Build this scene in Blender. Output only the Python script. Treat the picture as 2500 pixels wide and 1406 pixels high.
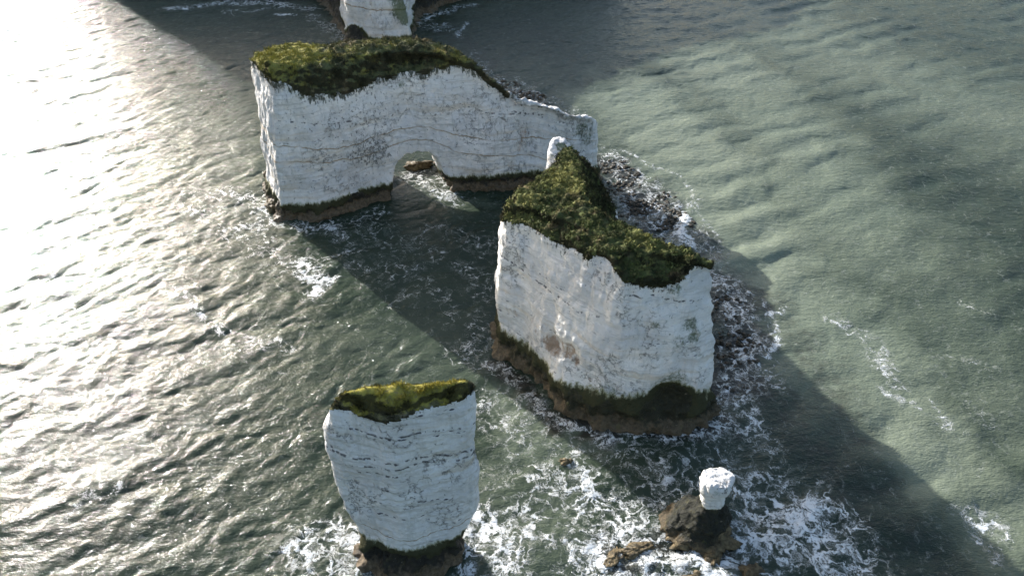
import bpy, math, random
import numpy as np
from mathutils import Vector, kdtree

for o in list(bpy.data.objects):
    bpy.data.objects.remove(o, do_unlink=True)
scene = bpy.context.scene
COL = scene.collection
random.seed(7)
RNG = np.random.default_rng(11)

# ------------------------------------------------------------------ camera
H = 70.0                      # drone height above the sea, metres
PITCH = math.radians(40.0)
FPX = 1785.0                  # focal length in photograph pixels (2500 wide)
cam_d = bpy.data.cameras.new('camera')
cam = bpy.data.objects.new('camera', cam_d)
COL.objects.link(cam)
cam.location = (0, 0, H)
cam.rotation_euler = (math.radians(90) - PITCH, 0, 0)
cam_d.sensor_fit = 'HORIZONTAL'
cam_d.sensor_width = 36.0
cam_d.lens = 36.0 * FPX / 2500.0
cam_d.clip_start = 0.5
cam_d.clip_end = 20000
scene.camera = cam

# ------------------------------------------------------------------ light
SUN_AZ = math.radians(-42.0)  # measured clockwise from +Y
SUN_EL = math.radians(18.0)
SUN_STRENGTH = 5.0
SKY_STRENGTH = 0.13
EXPOSURE = 1.0
world = bpy.data.worlds.new('World')
scene.world = world
world.use_nodes = True
wn = world.node_tree
wn.nodes.clear()
w_out = wn.nodes.new('ShaderNodeOutputWorld')
w_bg = wn.nodes.new('ShaderNodeBackground')
w_sky = wn.nodes.new('ShaderNodeTexSky')
w_sky.sky_type = 'NISHITA'
w_sky.sun_disc = False
w_sky.sun_elevation = SUN_EL
w_sky.sun_rotation = SUN_AZ
w_sky.air_density = 1.0
w_sky.dust_density = 2.5
w_sky.ozone_density = 1.0
w_bg.inputs['Strength'].default_value = SKY_STRENGTH
wn.links.new(w_sky.outputs[0], w_bg.inputs['Color'])
wn.links.new(w_bg.outputs[0], w_out.inputs['Surface'])

sun_d = bpy.data.lights.new('sun', 'SUN')
sun_d.energy = SUN_STRENGTH
sun_d.angle = math.radians(0.5)
sun_d.color = (1.0, 0.975, 0.95)
sun = bpy.data.objects.new('sun', sun_d)
COL.objects.link(sun)
to_sun = Vector((math.sin(SUN_AZ) * math.cos(SUN_EL), math.cos(SUN_AZ) * math.cos(SUN_EL), math.sin(SUN_EL)))
sun.rotation_euler = to_sun.to_track_quat('Z', 'Y').to_euler()
sun.location = (-60, 60, 120)

scene.view_settings.view_transform = 'Standard'
scene.view_settings.look = 'None'
scene.view_settings.exposure = EXPOSURE
scene.view_settings.gamma = 1.0
scene.render.engine = 'CYCLES'
scene.render.resolution_x = 1024
scene.render.resolution_y = 575
scene.cycles.max_bounces = 6
scene.cycles.caustics_reflective = False
scene.cycles.caustics_refractive = False

# ------------------------------------------------------------------ geometry of the view (site survey helpers)
SP, CP = math.sin(PITCH), math.cos(PITCH)


def u(px, py, z):
    """site point at height z (fraction of H) under a photo pixel, metres"""
    r, up = px - 1250.0, 703.0 - py
    down = FPX * SP - up * CP
    fwd = FPX * CP + up * SP
    t = (1.0 - z) / down
    return (r * t * H, fwd * t * H, z * H)


def s(px, Y, z):
    """site point at depth Y and height z (fractions of H) seen in photo column px"""
    d = Y * CP + (1.0 - z) * SP
    return ((px - 1250.0) / FPX * d * H, Y * H, z * H)


def uY(px, py, Y):
    r, up = px - 1250.0, 703.0 - py
    down = FPX * SP - up * CP
    fwd = FPX * CP + up * SP
    t = Y / fwd
    return (r * t * H, Y * H, (1.0 - down * t) * H)


# ------------------------------------------------------------------ noise in numpy
_perm = RNG.permutation(256)
_perm = np.concatenate([_perm, _perm, _perm]).astype(np.int64)
_g = RNG.normal(size=(256, 3))
_g /= np.linalg.norm(_g, axis=1)[:, None]


def perlin(p):
    p = np.asarray(p, dtype=np.float64)
    i = np.floor(p).astype(np.int64)
    f = p - i
    w = f * f * f * (f * (f * 6 - 15) + 10)
    i &= 255
    out = 0
    for dx in (0, 1):
        wx = w[:, 0] if dx else 1 - w[:, 0]
        a = _perm[(i[:, 0] + dx) & 255]
        for dy in (0, 1):
            wy = w[:, 1] if dy else 1 - w[:, 1]
            b = _perm[a + ((i[:, 1] + dy) & 255)]
            for dz in (0, 1):
                wz = w[:, 2] if dz else 1 - w[:, 2]
                gi = _g[_perm[b + ((i[:, 2] + dz) & 255)] & 255]
                d = gi[:, 0] * (f[:, 0] - dx) + gi[:, 1] * (f[:, 1] - dy) + gi[:, 2] * (f[:, 2] - dz)
                out = out + wx * wy * wz * d
    return out * 1.5


def fbm(p, octv=4, gain=0.5, lac=2.03):
    p = np.asarray(p, dtype=np.float64)
    a, t = 1.0, 0.0
    for k in range(octv):
        t = t + a * perlin(p + 17.3 * k)
        p = p * lac
        a *= gain
    return t


def sstep(a, b, x):
    t = np.clip((x - a) / (b - a), 0, 1)
    return t * t * (3 - 2 * t)


# ------------------------------------------------------------------ node helpers
def new_mat(name):
    m = bpy.data.materials.new(name)
    m.use_nodes = True
    m.node_tree.nodes.clear()
    return m, NT(m.node_tree)


class NT:
    def __init__(self, t):
        self.t = t

    def n(self, typ, **kw):
        nd = self.t.nodes.new(typ)
        for k, v in kw.items():
            setattr(nd, k, v)
        return nd

    def set(self, sock, v):
        if isinstance(v, bpy.types.NodeSocket):
            self.t.links.new(v, sock)
        elif v is not None:
            if isinstance(v, tuple) and sock.type == 'RGBA' and len(v) == 3:
                v = v + (1,)
            sock.default_value = v

    def pos(self):
        return self.n('ShaderNodeTexCoord').outputs['Object']

    def attr(self, name):
        return self.n('ShaderNodeAttribute', attribute_name=name).outputs['Fac']

    def math(self, op, a, b=None, c=None, clamp=False):
        nd = self.n('ShaderNodeMath', operation=op, use_clamp=clamp)
        self.set(nd.inputs[0], a)
        if b is not None: self.set(nd.inputs[1], b)
        if c is not None: self.set(nd.inputs[2], c)
        return nd.outputs[0]

    def scale(self, v, xyz):
        nd = self.n('ShaderNodeVectorMath', operation='MULTIPLY')
        self.set(nd.inputs[0], v)
        nd.inputs[1].default_value = xyz
        return nd.outputs[0]

    def vadd(self, a, b):
        nd = self.n('ShaderNodeVectorMath', operation='ADD')
        self.set(nd.inputs[0], a)
        self.set(nd.inputs[1], b)
        return nd.outputs[0]

    def noise(self, v, sc, det=4.0, rough=0.55, dist=0.0, col=False, typ='FBM'):
        nd = self.n('ShaderNodeTexNoise', noise_type=typ)
        nd.normalize = True
        self.set(nd.inputs['Vector'], v)
        nd.inputs['Scale'].default_value = sc
        nd.inputs['Detail'].default_value = det
        nd.inputs['Roughness'].default_value = rough
        nd.inputs['Distortion'].default_value = dist
        return nd.outputs['Color' if col else 'Fac']

    def voro(self, v, sc, feature='DISTANCE_TO_EDGE', rnd=1.0, out='Distance'):
        nd = self.n('ShaderNodeTexVoronoi', feature=feature)
        self.set(nd.inputs['Vector'], v)
        nd.inputs['Scale'].default_value = sc
        nd.inputs['Randomness'].default_value = rnd
        return nd.outputs[out]

    def ramp(self, x, a, b, lo=0.0, hi=1.0):
        nd = self.n('ShaderNodeMapRange', interpolation_type='SMOOTHSTEP')
        self.set(nd.inputs['Value'], x)
        self.set(nd.inputs['From Min'], a)
        self.set(nd.inputs['From Max'], b)
        self.set(nd.inputs['To Min'], lo)
        self.set(nd.inputs['To Max'], hi)
        return nd.outputs[0]

    def mix(self, f, a, b, blend='MIX'):
        nd = self.n('ShaderNodeMix', data_type='RGBA', blend_type=blend)
        self.set(nd.inputs[0], f)
        self.set(nd.inputs[6], a)
        self.set(nd.inputs[7], b)
        return nd.outputs[2]

    def sep(self, v):
        nd = self.n('ShaderNodeSeparateXYZ')
        self.set(nd.inputs[0], v)
        return nd.outputs

    def comb(self, x, y, z):
        nd = self.n('ShaderNodeCombineXYZ')
        for i, v in enumerate((x, y, z)): self.set(nd.inputs[i], v)
        return nd.outputs[0]

    def bump(self, h, dist, strength=1.0, normal=None):
        nd = self.n('ShaderNodeBump')
        self.set(nd.inputs['Height'], h)
        nd.inputs['Distance'].default_value = dist
        nd.inputs['Strength'].default_value = strength
        if normal is not None: self.set(nd.inputs['Normal'], normal)
        return nd.outputs[0]

    def out(self, color, rough, normal=None, spec=0.3, ior=1.45, **kw):
        b = self.n('ShaderNodeBsdfPrincipled')
        self.set(b.inputs['Base Color'], color)
        self.set(b.inputs['Roughness'], rough)
        self.set(b.inputs['Specular IOR Level'], spec)
        self.set(b.inputs['IOR'], ior)
        if normal is not None: self.set(b.inputs['Normal'], normal)
        for k, v in kw.items(): self.set(b.inputs[k], v)
        o = self.n('ShaderNodeOutputMaterial')
        self.t.links.new(b.outputs[0], o.inputs['Surface'])
        return b


# ------------------------------------------------------------------ materials
def mat_chalk(name, flint=1.0, crack=1.0, seams=(), base=(0.83, 0.805, 0.77)):
    m, N = new_mat(name)
    P = N.pos()
    xyz = N.sep(P)
    warp = N.noise(P, 0.06, 2.0)
    zz = N.math('ADD', xyz[2], N.math('MULTIPLY', N.math('SUBTRACT', warp, 0.5), 6.0))
    # soft patches of greyer chalk
    c = N.mix(N.ramp(N.noise(P, 0.22, 5.0), 0.35, 0.7), base, (0.66, 0.655, 0.65))
    c = N.mix(N.ramp(N.noise(P, 1.3, 4.0), 0.5, 0.75, 0, 0.5), c, (0.60, 0.585, 0.56))
    # bedding: long thin lines following the strata
    bed = N.noise(N.comb(N.math('MULTIPLY', xyz[0], 0.12), N.math('MULTIPLY', xyz[1], 0.12), N.math('MULTIPLY', zz, 2.6)), 1.0, 4.0, 0.7)
    c = N.mix(N.ramp(bed, 0.52, 0.64, 0, 0.6), c, (0.52, 0.51, 0.49))
    run = N.noise(N.scale(P, (1.4, 1.4, 0.10)), 1.0, 4.0, 0.65)
    c = N.mix(N.ramp(run, 0.52, 0.70, 0, 0.45), c, (0.50, 0.50, 0.47))
    # ochre staining in broad faint bands
    och = N.noise(N.comb(N.math('MULTIPLY', xyz[0], 0.05), N.math('MULTIPLY', xyz[1], 0.05), N.math('MULTIPLY', zz, 0.55)), 1.0, 3.0, 0.6)
    c = N.mix(N.ramp(och, 0.54, 0.72, 0, 0.55), c, (0.62, 0.52, 0.38))
    for an in ('seam', 'seam_low'):
        d = N.math('ABSOLUTE', N.math('ADD', N.attr(an), N.math('MULTIPLY', N.math('SUBTRACT', N.noise(P, 0.8, 3.0), 0.5), 0.5)))
        ln = N.math('MULTIPLY', N.ramp(d, 0.04, 0.17, 1.0, 0.0), N.ramp(N.noise(P, 0.3, 3.0), 0.3, 0.55, 0.25 if an == 'seam_low' else 0.1, 0.85))
        c = N.mix(ln, c, (0.36, 0.27, 0.16))
    # marl seams: thin brown lines at known heights
    for (z0, amp, thick) in seams:
        zl = N.math('ADD', xyz[2], N.math('MULTIPLY', N.math('SUBTRACT', N.noise(N.comb(xyz[0], xyz[1], 3.0), 0.045, 2.0), 0.5), amp))
        zl = N.math('ADD', zl, N.math('MULTIPLY', N.noise(P, 0.9, 3.0), 0.5))
        d = N.math('ABSOLUTE', N.math('SUBTRACT', zl, z0))
        ln = N.ramp(d, thick * 0.4, thick * 1.6, 1.0, 0.0)
        ln = N.math('MULTIPLY', ln, N.ramp(N.noise(P, 0.5, 3.0), 0.3, 0.5, 0.25, 0.95))
        c = N.mix(ln, c, (0.33, 0.24, 0.14))
    # flint bands: rows of dark nodules
    row = N.math('PINGPONG', zz, 1.15)
    rowm = N.ramp(row, 0.0, 0.22, 1.0, 0.0)
    big = N.ramp(N.noise(N.comb(N.math('MULTIPLY', xyz[0], 0.6), N.math('MULTIPLY', xyz[1], 0.6), N.math('MULTIPLY', zz, 2.5)), 0.16, 2.0), 0.44, 0.56)
    dots = N.ramp(N.voro(N.scale(P, (1.5, 1.5, 3.2)), 1.0, 'F1'), 0.20, 0.42, 1.0, 0.0)
    fl = N.math('MULTIPLY', N.math('MULTIPLY', rowm, big), dots)
    fl = N.math('MULTIPLY', fl, 0.95 * flint, clamp=True)
    c = N.mix(fl, c, (0.09, 0.09, 0.10))
    fr = N.math('MULTIPLY', N.ramp(N.math('ADD', N.attr('flint_row'), N.math('MULTIPLY', N.noise(P, 1.0, 2.0), 0.16)), 0.13, 0.26, 1.0, 0.0), N.ramp(N.noise(N.scale(P, (1.0, 1.0, 0.4)), 1.9, 2.0), 0.46, 0.54))
    c = N.mix(N.math('MULTIPLY', fr, 0.9), c, (0.06, 0.06, 0.065))
    # scattered pits and short dark marks, densest where the attribute 'pits' is high
    pv = N.scale(N.vadd(P, N.noise(P, 1.2, 2.0, col=True)), (1.0, 1.0, 0.55))
    pits = N.noise(pv, 2.6, 5.0, 0.7)
    pthr = N.math('SUBTRACT', 0.665, N.math('MULTIPLY', N.attr('pits'), 0.135))
    pm = N.ramp(N.math('SUBTRACT', pits, pthr), 0.0, 0.05, 0.0, 0.8)
    c = N.mix(pm, c, (0.16, 0.16, 0.15))
    # cracks
    cw = N.vadd(N.scale(P, (0.62, 0.62, 0.40)), N.scale(N.noise(P, 0.8, 5.0, 0.65, col=True), (1.9, 1.9, 1.9)))
    e = N.voro(cw, 1.0)
    crm = N.ramp(e, 0.008, 0.04, 1.0, 0.0)
    cth = N.math('SUBTRACT', 0.60, N.math('MULTIPLY', N.attr('crack'), 0.35))
    cmask = N.ramp(N.math('SUBTRACT', N.noise(P, 0.16, 3.0), cth), 0.0, 0.06, 0.0, 0.75 * crack)
    crk = N.math('MULTIPLY', N.math('MULTIPLY', crm, cmask), N.ramp(N.noise(P, 1.1, 3.0), 0.36, 0.50))
    c = N.mix(crk, c, (0.15, 0.145, 0.135))
    # green algae
    gn = N.noise(N.scale(P, (1.3, 1.3, 1.0)), 1.7, 6.0, 0.78)
    gm = N.ramp(N.math('ADD', gn, N.math('MULTIPLY', N.attr('green'), 0.34)), 0.66, 0.92, 0.0, 0.85)
    c = N.mix(gm, c, N.mix(N.noise(P, 2.0), (0.10, 0.14, 0.045), (0.045, 0.065, 0.035)))
    # brown rust
    bn = N.noise(N.scale(P, (1.3, 1.3, 0.6)), 0.9, 5.0, 0.7)
    bm = N.ramp(N.math('ADD', bn, N.math('MULTIPLY', N.attr('brown'), 0.34)), 0.64, 0.92, 0.0, 0.8)
    c = N.mix(bm, c, (0.30, 0.19, 0.11))
    # roots and soil hanging below the turf
    rt = N.noise(N.scale(P, (1.6, 1.6, 0.5)), 1.5, 5.0, 0.7)
    rm = N.ramp(N.math('ADD', rt, N.math('MULTIPLY', N.attr('roots'), 0.5)), 0.80, 0.92, 0.0, 0.9)
    c = N.mix(rm, c, (0.045, 0.05, 0.028))
    # weed growing up from the tide zone
    tn = N.noise(N.scale(P, (1.2, 1.2, 0.45)), 1.2, 5.0, 0.68)
    tm = N.ramp(N.math('ADD', tn, N.math('MULTIPLY', N.attr('tide'), 0.8)), 0.80, 1.0, 0.0, 0.95)
    c = N.mix(N.ramp(N.math('ADD', tn, N.math('MULTIPLY', N.attr('tide'), 0.8)), 0.66, 0.9, 0.0, 0.8), c, (0.22, 0.22, 0.09))
    c = N.mix(tm, c, (0.035, 0.035, 0.016))
    # relief
    hgt = N.math('ADD', N.math('MULTIPLY', N.noise(P, 1.6, 8.0, 0.62), 0.8), N.math('MULTIPLY', bed, 0.35))
    hgt = N.math('SUBTRACT', hgt, N.math('MULTIPLY', crk, 0.35))
    hgt = N.math('SUBTRACT', hgt, N.math('MULTIPLY', pm, 0.15))
    nm = N.bump(hgt, 0.55, 0.85)
    N.out(c, 0.92, nm, spec=0.15)
    return m


def mat_tide(name, brown=(0.16, 0.12, 0.075), dark=(0.022, 0.020, 0.014), split=1.6):
    m, N = new_mat(name)
    P = N.pos()
    z = N.sep(P)[2]
    n1 = N.noise(P, 0.9, 7.0, 0.68)
    zl = N.math('ADD', z, N.math('MULTIPLY', N.math('SUBTRACT', n1, 0.5), 3.5))
    cb = N.mix(N.ramp(N.noise(P, 2.2, 6.0, 0.7), 0.35, 0.7), brown, (0.06, 0.045, 0.025))
    cd = N.mix(N.ramp(N.noise(P, 1.6, 6.0, 0.7), 0.5, 0.72), dark, (0.05, 0.046, 0.018))
    c = N.mix(N.ramp(zl, split - 0.5, split + 0.3), cb, cd)
    c = N.mix(N.ramp(N.noise(N.scale(P, (1.0, 1.0, 0.5)), 1.3, 5.0, 0.7), 0.60, 0.72, 0, 0.7), c, (0.10, 0.105, 0.035))
    c = N.mix(N.ramp(N.noise(P, 2.2, 5.0, 0.7), 0.63, 0.72, 0, 0.75), c, (0.36, 0.30, 0.22))
    h = N.math('ADD', N.noise(P, 1.7, 9.0, 0.7), N.math('MULTIPLY', N.voro(P, 1.7, 'F1'), 0.5))
    N.out(c, N.ramp(N.noise(P, 1.1, 4.0), 0.3, 0.7, 0.35, 0.8), N.bump(h, 0.5, 0.9), spec=0.4)
    return m


def mat_grass(name, cols, sc=0.55):
    """cols: moss, mid green, dark green, brown"""
    m, N = new_mat(name)
    P = N.pos()
    c = N.mix(N.ramp(N.noise(P, sc, 5.0, 0.6), 0.42, 0.60), cols[1], cols[2])
    c = N.mix(N.ramp(N.noise(P, sc * 0.55, 5.0, 0.65), 0.52, 0.62, 0, 0.8), c, cols[3])
    mo = N.math('ADD', N.noise(P, sc * 1.1, 5.0, 0.6), N.math('MULTIPLY', N.attr('moss'), 0.45))
    c = N.mix(N.ramp(mo, 0.62, 0.80, 0, 0.95), c, cols[0])
    c = N.mix(N.ramp(N.noise(P, 3.0, 4.0, 0.7), 0.45, 0.7, 0, 0.7), c, N.mix(0.5, cols[2], cols[3]))
    v = N.attr('leaf')
    c = N.mix(N.math('MULTIPLY', v, 0.45), c, N.mix(1.0, c, (1.9, 1.85, 1.5), 'MULTIPLY'))
    soil = N.attr('soil')
    c = N.mix(N.math('MULTIPLY', N.ramp(N.math('ADD', N.noise(P, 0.8, 5.0, 0.7), N.math('MULTIPLY', soil, 0.4)), 0.6, 0.85), 0.85), c, (0.035, 0.032, 0.02))
    h = N.math('ADD', N.noise(P, 1.8, 8.0, 0.7), N.math('MULTIPLY', N.voro(P, 2.2, 'F1'), -0.5))
    N.out(c, 0.85, N.bump(h, 0.5, 0.8), spec=0.12)
    return m


def mat_sea():
    m, N = new_mat('sea_water')
    P = N.pos()
    xyz = N.sep(P)
    foam_d = N.attr('foam')
    sed = N.attr('silt')
    reef = N.attr('reef')  # kelp reef, plus shade painted into the water right of the stacks
    # water body colour
    deep = N.mix(N.ramp(N.noise(P, 0.03, 3.0), 0.35, 0.65), (0.022, 0.035, 0.022), (0.034, 0.049, 0.031))
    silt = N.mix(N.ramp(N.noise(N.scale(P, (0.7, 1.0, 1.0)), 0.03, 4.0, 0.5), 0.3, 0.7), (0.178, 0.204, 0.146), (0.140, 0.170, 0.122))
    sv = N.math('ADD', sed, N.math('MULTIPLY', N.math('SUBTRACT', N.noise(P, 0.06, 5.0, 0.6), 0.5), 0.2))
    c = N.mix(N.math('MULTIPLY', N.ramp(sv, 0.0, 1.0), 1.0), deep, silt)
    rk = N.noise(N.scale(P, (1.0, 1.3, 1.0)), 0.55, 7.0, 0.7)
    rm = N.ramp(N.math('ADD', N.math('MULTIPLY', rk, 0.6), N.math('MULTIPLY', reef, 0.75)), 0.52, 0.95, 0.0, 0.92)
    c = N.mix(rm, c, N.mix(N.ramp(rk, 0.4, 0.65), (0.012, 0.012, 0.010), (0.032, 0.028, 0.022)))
    # foam lace: warped cells at three sizes
    w1 = N.noise(P, 0.35, 4.0, 0.6, col=True)
    w2 = N.noise(P, 1.3, 4.0, 0.65, col=True)
    v1 = N.vadd(P, N.vadd(N.scale(w1, (5.0, 5.0, 0.0)), N.scale(w2, (1.3, 1.3, 0.0))))
    e1 = N.voro(N.scale(v1, (0.55, 0.66, 0.0)), 1.0)
    e2 = N.voro(N.scale(v1, (1.7, 1.95, 0.0)), 1.0)
    nz = N.noise(N.scale(v1, (1.0, 1.0, 0.0)), 1.1, 8.0, 0.72)
    pat = N.math('ADD', N.math('MULTIPLY', N.ramp(e1, 0.0, 0.34), 0.42), N.math('MULTIPLY', N.ramp(e2, 0.0, 0.30), 0.26))
    pat = N.math('ADD', pat, N.math('MULTIPLY', N.ramp(nz, 0.28, 0.72), 0.52))
    fn = N.math('ADD', N.math('MULTIPLY', N.noise(P, 0.30, 5.0, 0.65), 1.3), 0.25)
    fd = N.math('MULTIPLY', foam_d, fn)
    fm = N.ramp(N.math('SUBTRACT', N.math('MULTIPLY', fd, 0.79), pat), -0.02, 0.30, 0.0, 1.0)
    thin = N.ramp(N.math('SUBTRACT', N.math('MULTIPLY', fd, 0.80), pat), -0.25, 0.10, 0.0, 0.22)
    c = N.mix(thin, c, (0.45, 0.47, 0.42))
    c = N.mix(fm, c, (0.76, 0.78, 0.77))
    # relief: wind ripples
    r1 = N.noise(N.scale(P, (0.7, 1.3, 1.0)), 1.1, 3.0, 0.6)
    r2 = N.noise(N.scale(P, (1.0, 1.7, 1.0)), 3.2, 3.0, 0.62)
    h = N.math('ADD', N.math('MULTIPLY', r1, 0.60), N.math('MULTIPLY', r2, 0.34))
    amp = N.attr('chop')
    h = N.math('MULTIPLY', h, amp)
    h = N.math('ADD', h, N.math('MULTIPLY', fm, 0.10))
    nm = N.bump(h, 1.0, 1.0)
    N.out(c, N.math('ADD', 0.08, N.math('MULTIPLY', fm, 0.6)), nm, spec=0.5, ior=1.34)
    return m


# ------------------------------------------------------------------ mesh builders
def tag(o, label, cat, group=None, kind=None):
    if label: o['label'] = label
    if cat: o['category'] = cat
    if group: o['group'] = group
    if kind: o['kind'] = kind
    return o


def thing(name, label, cat, loc, group=None):
    o = bpy.data.objects.new(name, None)
    o.empty_display_size = 1.0
    COL.objects.link(o)
    o.location = loc
    return tag(o, label, cat, group)


def mesh_np(name, V, F, mat, attrs=None, smooth=True, loc=(0, 0, 0), parent=None):
    """V (n,3) world, F (m,k) same k"""
    V = np.asarray(V, dtype=np.float32) - np.asarray(loc, dtype=np.float32)
    F = np.asarray(F, dtype=np.int32)
    me = bpy.data.meshes.new(name)
    me.vertices.add(len(V))
    me.vertices.foreach_set('co', V.ravel())
    k = F.shape[1]
    me.loops.add(F.size)
    me.loops.foreach_set('vertex_index', F.ravel())
    me.polygons.add(len(F))
    me.polygons.foreach_set('loop_start', np.arange(0, F.size, k, dtype=np.int32))
    me.polygons.foreach_set('loop_total', np.full(len(F), k, dtype=np.int32))
    me.polygons.foreach_set('use_smooth', np.full(len(F), smooth, dtype=bool))
    for nme, arr in (attrs or {}).items():
        a = me.attributes.new(nme, 'FLOAT', 'POINT')
        a.data.foreach_set('value', np.asarray(arr, dtype=np.float32))
    me.materials.append(mat)
    me.update(calc_edges=True)
    me.validate()
    o = bpy.data.objects.new(name, me)
    COL.objects.link(o)
    if parent is not None:
        o.parent = parent
    else:
        o.location = loc
    return o


def resample_ring(R, N, idx_w, sig):
    """R (K,3) closed control ring -> N points; idx_w: cumulative parameter (K+1)"""
    t = np.linspace(0, idx_w[-1], N, endpoint=False)
    Rc = np.vstack([R, R[:1]])
    out = np.stack([np.interp(t, idx_w, Rc[:, i]) for i in range(3)], 1)
    if sig > 0:
        k = int(3 * sig) + 1
        w = np.exp(-0.5 * (np.arange(-k, k + 1) / sig) ** 2)
        w /= w.sum()
        acc = 0
        for j, ww in zip(range(-k, k + 1), w):
            acc = acc + ww * np.roll(out, j, axis=0)
        out = acc
    return out


def loft(levels, step=0.4, soft=0.9):
    """levels: list of control rings (K,3), bottom to top. returns V,F(list),vlev"""
    L = np.array(levels, dtype=np.float64)
    ref = L[len(L) // 2]
    seg = np.linalg.norm(np.roll(ref, -1, 0) - ref, axis=1)
    seg = np.maximum(seg, 0.8)
    cum = np.concatenate([[0], np.cumsum(seg)])
    N = int(cum[-1] / step)
    rings = [resample_ring(r, N, cum, soft / step) for r in L]
    V, lev = [rings[0]], [np.zeros(N)]
    for k in range(len(rings) - 1):
        d = np.linalg.norm(rings[k + 1] - rings[k], axis=1).mean()
        m = max(1, int(round(d / step)))
        for j in range(1, m + 1):
            f = j / m
            V.append(rings[k] * (1 - f) + rings[k + 1] * f)
            lev.append(np.full(N, k + f))
    M = len(V)
    V = np.concatenate(V)
    lev = np.concatenate(lev)
    F = []
    for r in range(M - 1):
        a = r * N
        for i in range(N):
            j = (i + 1) % N
            F.append((a + i, a + j, a + N + j, a + N + i))
    F.append(tuple(range(N - 1, -1, -1)))
    F.append(tuple(range((M - 1) * N, M * N)))
    return V, F, lev


def solidify_remesh(V, F, voxel, cutters=()):
    me = bpy.data.meshes.new('tmp')
    me.from_pydata([tuple(v) for v in V], [], F)
    me.update()
    o = bpy.data.objects.new('tmp', me)
    COL.objects.link(o)
    cobs = []
    if cutters:
        r = o.modifiers.new('r0', 'REMESH'); r.mode = 'VOXEL'; r.voxel_size = voxel * 1.15
    for (cv, cf) in cutters:
        cm = bpy.data.meshes.new('cut')
        cm.from_pydata([tuple(v) for v in cv], [], cf)
        cm.update()
        co = bpy.data.objects.new('cut', cm)
        COL.objects.link(co)
        cobs.append(co)
        b = o.modifiers.new('b', 'BOOLEAN')
        b.operation = 'DIFFERENCE'; b.object = co; b.solver = 'EXACT'
    r = o.modifiers.new('r', 'REMESH'); r.mode = 'VOXEL'; r.voxel_size = voxel
    dg = bpy.context.evaluated_depsgraph_get()
    ev = o.evaluated_get(dg)
    m2 = ev.to_mesh()
    n = len(m2.vertices)
    co = np.empty(n * 3); m2.vertices.foreach_get('co', co); co = co.reshape(-1, 3)
    nf = len(m2.polygons)
    tot = np.empty(nf, dtype=np.int32); m2.polygons.foreach_get('loop_total', tot)
    vi = np.empty(len(m2.loops), dtype=np.int32); m2.loops.foreach_get('vertex_index', vi)
    assert (tot == 4).all()
    Fq = vi.reshape(-1, 4).copy()
    ev.to_mesh_clear()
    for c in cobs + [o]:
        d = c.data
        bpy.data.objects.remove(c, do_unlink=True)
        bpy.data.meshes.remove(d)
    return co, Fq


def normals(V, F):
    a = V[F[:, 2]] - V[F[:, 0]]
    b = V[F[:, 3]] - V[F[:, 1]]
    fn = np.cross(a, b)
    n = np.zeros_like(V)
    for k in range(4):
        np.add.at(n, F[:, k], fn)
    l = np.linalg.norm(n, axis=1)
    return n / np.maximum(l, 1e-9)[:, None]


def smooth(V, F, it=2, lam=0.5):
    for _ in range(it):
        acc = np.zeros_like(V); cnt = np.zeros(len(V))
        for k in range(4):
            np.add.at(acc, F[:, k], V[F[:, (k + 1) % 4]])
            np.add.at(cnt, F[:, k], 1)
            np.add.at(acc, F[:, k], V[F[:, (k - 1) % 4]])
            np.add.at(cnt, F[:, k], 1)
        V = V * (1 - lam) + lam * acc / np.maximum(cnt, 1)[:, None]
    return V


def blobs(V, spots):
    """sum of soft round patches; spots = [(x,y,z,r,strength)] metres"""
    out = np.zeros(len(V))
    for (x, y, z, r, st) in spots:
        d = np.sqrt((V[:, 0] - x) ** 2 + (V[:, 1] - y) ** 2 + (V[:, 2] - z) ** 2)
        out = np.maximum(out, st * sstep(1.0, 0.25, d / r))
    return out


def flint_rows(V, rows):
    out = np.full(len(V), 9.0)
    for pts in rows:
        q = np.array([uY(*p) for p in pts])
        d = np.abs(V[:, 2] - np.interp(V[:, 0], q[:, 0], q[:, 2]))
        d[(V[:, 0] < q[0, 0] - 0.3) | (V[:, 0] > q[-1, 0] + 0.3)] = 9.0
        out = np.minimum(out, d)
    return out


def on_face(V, spots):
    """move each patch centre to the cliff surface nearest the viewer's side of it"""
    if not spots: return spots
    def img(P):
        d = P[:, 1] * CP + (H - P[:, 2]) * SP
        return 1250 + FPX * P[:, 0] / d, 703 - FPX * (P[:, 1] * SP - (H - P[:, 2]) * CP) / d, d
    vx, vy, vd = img(V)
    out = []
    for (x, y, z, r, st) in spots:
        a, b, _ = img(np.array([[x, y, z]]))
        m = np.where((np.abs(vx - a) < 9) & (np.abs(vy - b) < 9))[0]
        if len(m):
            k = m[np.argmin(vd[m])]
            x, y, z = V[k]
        out.append((x, y, z, r, st))
    return out


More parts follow.
